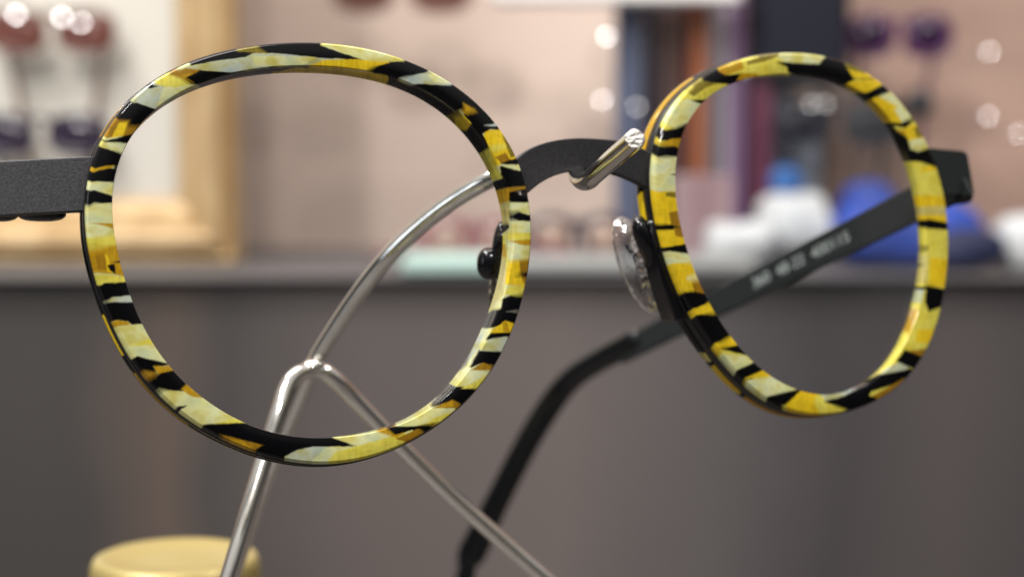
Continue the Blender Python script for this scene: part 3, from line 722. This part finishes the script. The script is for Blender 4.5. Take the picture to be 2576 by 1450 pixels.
# left pad, almost hidden by the rim
V, F = ellipsoid(at(1262, 700, .1992), RIGHT * .00145, FWD * .0026, UP * .0046 + RIGHT * .0008, 40, 26, .92)
pad = link_mesh('nose_pad', V, F, M['pad'], glasses)
V, F = ellipsoid(at(1236, 662, .1960), RIGHT * .00180, FWD * .0016, UP * .00195, 32, 20, .85)
V2, F2 = ellipsoid(at(1256, 605, .1955), RIGHT * .00085, FWD * .0016, UP * .0024 + RIGHT * .0004, 32, 20, .85)
V, F = join((V, F), (V2, F2)); link_mesh('pad_holder', V, F, M['gloss_black'], pad)
P = catmull([at(1262, 590, .1925), at(1275, 620, .194), at(1256, 650, .1955)], 8)
V, F = tube(P, .0007, 12); link_mesh('pad_arm', V, F, M['gloss_black'], pad)

# ================================================================== WIRE STAND
stand = thing('display_stand', Vector((0, .21, tz)), 'bent steel wire display stand with splayed legs holding up the eyeglasses', 'display stand')
RW = .00111
def ext(P, q=None):                 # continue a leg straight down to the table
    d = (P[-1] - P[-2]); t = (tz + RW - P[-1].z) / d.z; return P + [P[-1] + d * t]
arc = [(1597, 350, .1690), (1565, 378, .1730), (1530, 408, .1775), (1497, 438, .1822), (1480, 453, .1855), (1465, 455, .1893), (1453, 443, .1930), (1448, 424, .1957), (1437, 407, .1972), (1410, 400, .1982), (1375, 404, .1985), (1320, 417, .1988), (1230, 452, .199), (1140, 504, .2015), (1050, 574, .204), (970, 652, .206), (900, 740, .209), (840, 830, .2115), (795, 905, .214), (755, 1000, .2185), (700, 1130, .224), (650, 1260, .229), (610, 1375, .233)]
P = ext([at(*a) for a in arc]); P = catmull(P[:-1], 10) + [P[-1]]
V, F = tube(P, RW, 28, cap=False)
hook = link_mesh('curved_wire', V, F, M['steel'], stand)
V, F = ellipsoid(P[0], (P[0] - P[2]).normalized() * .00028, RIGHT * .00108, (P[0] - P[2]).cross(RIGHT).normalized() * .00108, 32, 16, nz=.00015, nsc=1800)
a = (P[0] - P[2]).normalized(); b = a.orthogonal().normalized(); c = a.cross(b)
V, F = ellipsoid(P[0], b * .00106, c * .00106, a * .00016, 40, 20, .8, nz=.00006, nsc=2200)
link_mesh('cut_end', V, F, M['steel_cut'], hook)
ll = [(793, 931, .2125), (770, 934, .2118), (745, 944, .211), (722, 975, .210), (700, 1040, .2085), (672, 1130, .207), (632, 1260, .2045), (590, 1400, .202)]
P = ext([at(*a) for a in ll]); P = catmull(P[:-1], 10) + [P[-1]]
V, F = tube(P, RW, 28); link_mesh('leg', V, F, M['steel'], stand)
rl = [(793, 931, .2125), (818, 936, .2128), (850, 960, .2135), (895, 1005, .215), (990, 1103, .2172), (1120, 1231, .22), (1250, 1348, .2225), (1370, 1452, .2245)]
P = ext([at(*a) for a in rl]); P = catmull(P[:-1], 10) + [P[-1]]
V, F = tube(P, RW, 28); link_mesh('leg', V, F, M['steel'], stand)

V, F = ellipsoid(at(789, 921, .2125), RIGHT * .0015, FWD * .0014, UP * .0010, 28, 18, .9, nz=.0002, nsc=900)
link_mesh('weld', V, F, M['steel'], stand)

# ================================================================== GOLD LID JAR
M['gold'] = mat('pale_gold_plastic', (.31, .245, .085), .34, .3, .5, var=(90, .5, (.30, .24, .09)))
M['amberg'] = mat('amber_glass', (.3, .12, .02), .1, 0, .5, trans=.6)
jc = at(442, 1392, .262); jr = 212 / FPX * .262
jar = thing('jar', Vector((jc.x, jc.y, tz)), 'small jar with a pale gold screw lid in front of the dark cabinet', 'jar')
def lathe(prof, c, seg=72):
    V = []; F = []
    for r, z in prof:
        for k in range(seg):
            a = 2 * math.pi * k / seg; V.append(Vector((c.x + r * math.cos(a), c.y + r * math.sin(a), z)))
    for j in range(len(prof) - 1):
        for k in range(seg):
            k2 = (k + 1) % seg; F.append((j * seg + k, j * seg + k2, (j + 1) * seg + k2, (j + 1) * seg + k))
    F.append(tuple(range(seg))[::-1]); F.append(tuple((len(prof) - 1) * seg + k for k in range(seg)))
    return V, F
zt = jc.z
V, F = lathe([(jr * .97, zt - .018), (jr, zt - .0175), (jr, zt - .003), (jr * .985, zt - .0014), (jr * .95, zt - .0004), (jr * .88, zt), (jr * .80, zt - .0003), (jr * .76, zt - .0006), (jr * .3, zt - .0006), (.0005, zt - .0006)], jc)
link_mesh('lid', V, F, M['gold'], jar, True, auto=50)
V, F = lathe([(jr * .8, tz + .0005), (jr * .92, tz + .002), (jr * .95, zt - .0195), (jr * .8, zt - .0183)], jc)
link_mesh('glass_body', V, F, M['amberg'], jar, True, auto=50)

# ================================================================== BACKGROUND ON THE CABINET
M['gilt'] = mat('gilt_moulding', (.55, .40, .22), .5, .15, .4, var=(30, .9, (.36, .23, .10)), stretch=(2, 2, .6))
M['board'] = mat('cream_board', (.56, .54, .48), .8, var=(14, .6, (.50, .48, .44)))
FY = 1.02
def P3(u, v, Y): return atY(u, v, Y)
c0 = P3(590, 655, FY); inr = P3(425, 515, FY)
fx1 = c0.x; fx0 = fx1 - .62; fz0 = ctz + .0005; fz1 = fz0 + .52
fr = thing('framed_board', Vector(((fx0 + fx1) / 2, FY, fz0)), 'gilt picture frame with a cream board standing on the counter at the left', 'picture frame')
wdt = fx1 - inr.x
prof = [(0, .034), (0, .012), (.004, .006), (.012, .010), (.018, .003), (.028, 0), (.036, .003), (.042, .012), (.050, .011), (.060, .018), (.070, .022), (.075, .026), (.075, .034)]
sc_ = wdt / .075
V = []; F = []
cor = [(fx0, fz0, 1, 1), (fx1, fz0, -1, 1), (fx1, fz1, -1, -1), (fx0, fz1, 1, -1)]
for (x, z, sx, sz) in cor:
    for (a, d) in prof: V.append((x + sx * a * sc_, FY + d, z + sz * a * sc_))
m = len(prof)
for i in range(4):
    i2 = (i + 1) % 4
    for j in range(m):
        j2 = (j + 1) % m; F.append((i * m + j, i2 * m + j, i2 * m + j2, i * m + j2))
link_mesh('moulding', V, F, M['gilt'], fr, False)
V, F = box(fx0 + .03, fx1 - .03, FY + .028, FY + .033, fz0 + .03, fz1 - .03, .001)
link_mesh('board', V, F, M['board'], fr, False)

def rounded(w, h, n=32, pw=2.6):
    out = []
    for k in range(n):
        a = 2 * math.pi * k / n; c, s = math.cos(a), math.sin(a)
        out.append((math.copysign(abs(c) ** (2 / pw), c) * w / 2, math.copysign(abs(s) ** (2 / pw), s) * h / 2))
    return out
def glow(name, tint, rough=.06):
    return mat(name, tint, rough, 0, .6, coat=.5)
def glint(g, r):                    # added domed metal stud, tilted to mirror a lamp as a light spot
    h = ((CAM - g).normalized() + (Vector((-.35, .35, 2.5)) - g).normalized()).normalized()
    a = h.orthogonal().normalized(); b = h.cross(a)
    return ellipsoid(g, a * r, b * r, h * r * .22, 24, 14)
def sunglasses(name, c, width, lensm, framem, label, cat, yaw=0, drop=True, glints=(), lh=.036, temples='down'):
    """pair facing the viewer: frame, two lenses, two temples, added studs for light spots"""
    t = thing(name, Vector(c), label, cat, 'blurred pairs of glasses on display')
    lw = width * .40; gx = width * .28
    for s in (-1, 1):
        O = rounded(lw + .006, lh + .006); I = rounded(lw - .003, lh - .003)
        V = []; F = []; n = len(O)
        for d, sh in ((0, O), (0, I), (.004, I), (.004, O)):
            V += [Vector((c[0] + s * gx + x, c[1] + d, c[2] + z)) for x, z in sh]
        for j in range(4):
            for i in range(n):
                i2 = (i + 1) % n; j2 = (j + 1) % 4; F.append((j * n + i, j * n + i2, j2 * n + i2, j2 * n + i))
        link_mesh('rim', V, F, framem, t)
        sh = rounded(lw - .0028, lh - .0028)
        V, F = plate([Vector((c[0] + s * gx + x, c[1] + .001, c[2] + z)) for x, z in sh], Vector((0, .002, 0)), .0003)
        link_mesh('lens', V, F, lensm, t)
        x = c[0] + s * width * .5
        if temples == 'none': continue
        if temples == 'down':
            Pp = [Vector((x, c[1] + .003, c[2] + .008)), Vector((x - s * .006, c[1] + .012, c[2] + .006)), Vector((x - s * .012, c[1] + .014, c[2] - .03)), Vector((x - s * .02, c[1] + .012, c[2] - .085))]
        else:
            Pp = [Vector((x, c[1] + .003, c[2] + .008)), Vector((x, c[1] + .012, c[2] + .008)), Vector((x - s * .04, c[1] + .014, c[2] + .004)), Vector((x - s * .1, c[1] + .018, c[2] - .012))]
        V, F = tube(catmull(Pp, 6), .0018, 10); link_mesh('temple', V, F, framem, t)
    V, F = tube(catmull([Vector((c[0] - gx + lw * .45, c[1] + .002, c[2] + .006)), Vector((c[0], c[1] - .001, c[2] + .011)), Vector((c[0] + gx - lw * .45, c[1] + .002, c[2] + .006))], 6), .002, 10)
    link_mesh('bridge', V, F, framem, t)
    for (u, v, r) in glints:
        g = P3(u, v, c[1] - .006)
        V, F = glint(g, r); link_mesh('glint_stud', V, F, M['chrome'], t)  # studs added only for the blurred highlights on the pair
    return t
M['chrome'] = mat('polished_chrome', (.95, .95, .97), .2, 1, .5)
M['redlens'] = mat('red_brown_lens', (.13, .045, .035), .15, 0, .5); M['redframe'] = mat('red_brown_frame', (.12, .035, .022), .4)
M['darkpl'] = mat('dark_plum_lens', (.022, .014, .03), .1); M['darkfr'] = mat('dark_plum_frame', (.03, .022, .04), .3)
M['purl'] = mat('purple_lens', (.022, .006, .03), .15); M['purf'] = mat('purple_frame', (.085, .018, .085), .4)
M['navyl'] = mat('navy_lens', (.008, .009, .016), .3, 0, .3); M['navyf'] = mat('navy_frame', (.010, .011, .020), .4, 0, .3)
M['rosef'] = mat('rose_frame', (.26, .09, .11), .3); M['tanl'] = mat('tan_lens', (.36, .26, .21), .2)
g1 = P3(95, 72, FY); sunglasses('sunglasses', (P3(98, 78, FY - .02).x, FY + .005, P3(98, 78, FY).z), .078, M['redlens'], M['redframe'], 'red brown sunglasses mounted at the top of the cream framed board', 'sunglasses', glints=((42, 38, .0028), (156, 45, .0028), (206, 58, .0024)), lh=.022)
sunglasses('sunglasses', (P3(95, 342, FY).x, FY + .005, P3(95, 338, FY).z), .082, M['darkpl'], M['darkfr'], 'dark plum sunglasses mounted low on the cream framed board', 'sunglasses', lh=.022)
M['brf'] = mat('brown_frame', (.13, .05, .035), .4)
sunglasses('sunglasses', (P3(1010, -12, 1.16).x, 1.16, P3(1010, -30, 1.16).z), .100, M['brf'], M['brf'], 'brown sunglasses on the wall cut by the top edge above the bigger lens', 'sunglasses', lh=.030, temples='none')
# wall pairs at the right
sunglasses('sunglasses', (P3(2258, 95, 1.17).x, 1.165, P3(2258, 92, 1.17).z), .074, M['purl'], M['purf'], 'purple sunglasses hung on the wall at the upper right', 'sunglasses', lh=.026, glints=((2125, 40, .0017),))
V, F = box(P3(1900, 0, 1.12).x, P3(2142, 0, 1.12).x, 1.12, WALLY - .013, P3(2000, 205, 1.12).z, P3(2000, -70, 1.12).z, .006)
tag(link_mesh('glasses_case', V, F, M['navyf'], None, False), 'big dark navy case on the wall left of the purple sunglasses', 'case')
sunglasses('sunglasses', (P3(2090, 320, 1.14).x, 1.115, P3(2090, 312, 1.12).z), .088, M['navyl'], M['navyf'], 'black sunglasses seen through the smaller striped lens', 'sunglasses', lh=.024, glints=((2040, 262, .0016), (2075, 262, .0016)))
# pairs lying on the counter
sunglasses('eyeglasses', (P3(1190, 600, 1.06).x, 1.06, ctz + .014), .062, M['tanl'], M['rosef'], 'rose framed glasses standing on the counter behind the curved wire', 'eyeglasses', lh=.024, temples='fold')
sunglasses('eyeglasses', (P3(1455, 592, 1.09).x, 1.09, ctz + .015), .064, M['tanl'], M['darkfr'], 'plum framed glasses standing on the counter under the bridge', 'eyeglasses', lh=.025, temples='fold')

# tray of pale mint glass at the counter edge
M['mint'] = mat('mint_glass_edge', (.42, .58, .53), .25, 0, .5)
M['paleac'] = mat('pale_acrylic', (.62, .64, .63), .3)
a = P3(1008, 697, .905); b = P3(1300, 697, .905)
V, F = box(a.x, P3(1262, 697, .905).x, .899, .945, ctz + .0003, ctz + .0115, .003)
tag(link_mesh('glass_tray', V, F, M['mint'], None, True, auto=40), 'short mint tinted glass slab at the counter edge', 'tray')
V, F = box(P3(1268, 697, .905).x, P3(1905, 697, .905).x, .905, .95, ctz + .0003, ctz + .0100, .003)
M['pal'] = mat('pale_acrylic_strip', (.26, .27, .265), .4)
tag(link_mesh('acrylic_strip', V, F, M['pal'], None, True, auto=40), 'long pale grey acrylic strip right of the mint glass slab', 'strip')

# upright panels
cols = [((1549, 1618), (.075, .09, .14), 'slate blue'), ((1620, 1666), (.020, .014, .022), 'near black'), ((1668, 1692), (.20, .13, .11), 'dull tan'),
        ((1694, 1716), (.06, .03, .03), 'dark brown'), ((1718, 1740), (.20, .055, .035), 'brick red'), ((1742, 1780), (.27, .095, .045), 'rust orange'), ((1782, 1806), (.24, .22, .24), 'mid grey'), ((1808, 1842), (.38, .34, .39), 'pale lilac'),
        ((1844, 1874), (.16, .09, .18), 'mauve'), ((1876, 1896), (.07, .03, .05), 'dark wine'), ((1898, 1945), (.10, .025, .05), 'wine red'), ((1947, 1990), (.10, .11, .15), 'dark slate'), ((1992, 2070), (.20, .22, .26), 'steel grey')]
tops = [-60] * 11 + [200, 330]
for i, ((u0, u1), c, nm) in enumerate(cols):
    Y = 1.13 + .006 * ((i * 7) % 5)
    x0, x1 = P3(u0, 300, Y).x, P3(u1, 300, Y).x
    mm = mat('panel_' + nm.replace(' ', '_'), c, .28, 0, .5, var=(3, .5, tuple(min(1, q * 1.7 + .02) for q in c)), stretch=(14, 14, .6))
    V, F = box(x0, x1 - .0003, Y, Y + .03, ctz + .0005, P3(u0, tops[i], Y).z, .002)
    o = link_mesh('upright_box', V, F, mm, None, False)
    tag(o, f'tall upright {nm} box in the row behind the bridge', 'box', 'tall narrow boxes standing in a row')
# shelf above
M['shelf'] = mat('white_shelf', (.8, .78, .76), .5)
a = P3(1240, 8, 1.05); b = P3(1868, 8, 1.05)
V, F = box(P3(1235, 5, 1.10).x, P3(1868, 5, 1.10).x, 1.10, 1.122, P3(1240, 4, 1.10).z, P3(1240, 4, 1.10).z + .018, .002)
tag(link_mesh('shelf', V, F, M['shelf'], None, False), 'white wall shelf at the top edge above the row of boxes', 'shelf')
M['pinkc'] = mat('dusty_pink_card', (.24, .15, .16), .6, var=(30, .7, (.46, .38, .38)), stretch=(1, 1, .2))
V, F = box(P3(1690, 600, 1.08).x, P3(1842, 600, 1.08).x, 1.08, 1.084, ctz + .0004, P3(1700, 440, 1.08).z, .001)
tag(link_mesh('display_card', V, F, M['pinkc'], None, False), 'dusty pink card standing before the brick red box', 'card')
# soft pouches and tissue
M['white'] = mat('white_cloth', (.50, .52, .53), .8, bump=(60, .4, .004))
M['blue'] = mat('royal_blue_cloth', (.022, .07, .42), .55, bump=(50, .4, .004), var=(14, .6, (.01, .03, .20)))
M['navy'] = mat('navy_shade', (.006, .010, .045), .7)
M['azure'] = mat('azure_plastic', (.01, .09, .30), .5)
def pouch(name, u0, u1, v0, Y, m, label, cat, dep=.03, pw=.75, nz=.006, nsc=30):
    x0, x1 = P3(u0, 600, Y).x, P3(u1, 600, Y).x; ztop = P3(u0, v0, Y).z; h = ztop - ctz
    c = Vector(((x0 + x1) / 2, Y + dep * .5, ctz + h / 2))
    V, F = ellipsoid(c, RIGHT * (x1 - x0) / 2, Vector((0, dep, 0)), Vector((0, 0, h / 2)), 48, 28, pw, nz, nsc)
    zmin = min(v.z for v in V)
    V = [Vector((v.x, v.y, max(v.z, ctz + .0004))) for v in V]
    return tag(link_mesh(name, V, F, m), label, cat)
pouch('cloth_pouch', 1785, 1950, 565, 1.00, M['white'], 'white cloth pouch on the counter, left of the taller white one', 'pouch', pw=.5, nz=.010, nsc=45)
pouch('cloth_pouch', 1925, 2092, 492, 1.03, M['white'], 'taller white cloth pouch on the counter seen through the smaller lens', 'pouch', pw=.6, nz=.010, nsc=40)
pouch('cloth_pouch', 2095, 2490, 500, .97, M['blue'], 'large royal blue cloth pouch on the counter beside the smaller lens', 'pouch', dep=.028)
pouch('cloth_pouch', 2110, 2260, 452, 1.06, M['blue'], 'small blue pouch peeking up behind the large blue one', 'pouch', dep=.02)
pouch('cloth_pouch', 2330, 2540, 575, .935, M['navy'], 'dark navy form added as the shadow before the large blue pouch', 'pouch', dep=.016)  # dark form standing in for the navy shadow by the blue pouch
pouch('cloth_pouch', 2505, 2680, 545, .95, M['white'], 'white cloth pouch at the right edge of the counter', 'pouch', dep=.02)
V, F = ellipsoid(P3(1975, 462, 1.085), RIGHT * .011, Vector((0, .008, 0)), UP * .0115, 32, 20, .8)
V2, F2 = box(P3(1962, 462, 1.085).x, P3(1988, 462, 1.085).x, 1.08, 1.09, ctz + .0005, P3(1975, 480, 1.085).z, .001)
V, F = join((V, F), (V2, F2))
tag(link_mesh('blue_tag', V, F, M['azure']), 'bright azure tag on a post behind the white pouches', 'tag')
# black peg on the wall, then steel studs added to make blurred light spots
M['knob'] = mat('black_knob', (.01, .01, .014), .3)
kz = P3(2312, 262, 1.12)
V, F = ellipsoid(kz, RIGHT * .0105, Vector((0, .012, 0)), UP * .0105, 32, 18)
V2, F2 = tube([kz, Vector((kz.x, WALLY, kz.z))], .004, 16); V, F = join((V, F), (V2, F2))
tag(link_mesh('wall_peg', V, F, M['knob']), 'black round headed peg on the wall right of the smaller lens', 'peg')
for (u, v, r, lab) in ((1527, 92, .0026, 'upper added light-spot stud by the slate blue box'), (1515, 252, .0022, 'lower added light-spot stud by the slate blue box'), (2488, 130, .0019, 'upper added light-spot stud near the right edge of the wall'),
                       (2485, 292, .0019, 'lower added light-spot stud near the right edge of the wall'), (2562, 335, .0016, 'added light-spot stud right at the picture edge'), (1602, 268, .0016, 'dim added light-spot stud in front of the grey mauve box')):
    g = P3(u, v, 1.10); V, F = glint(g, r)
    V2, F2 = tube([g + Vector((0, r * .5, 0)), Vector((g.x, (WALLY if u > 2400 or u < 1535 else 1.13), g.z))], r * .5, 12); V, F = join((V, F), (V2, F2))
    tag(link_mesh('wall_peg', V, F, M['chrome']), lab, 'peg', 'added steel studs making blurred light spots')
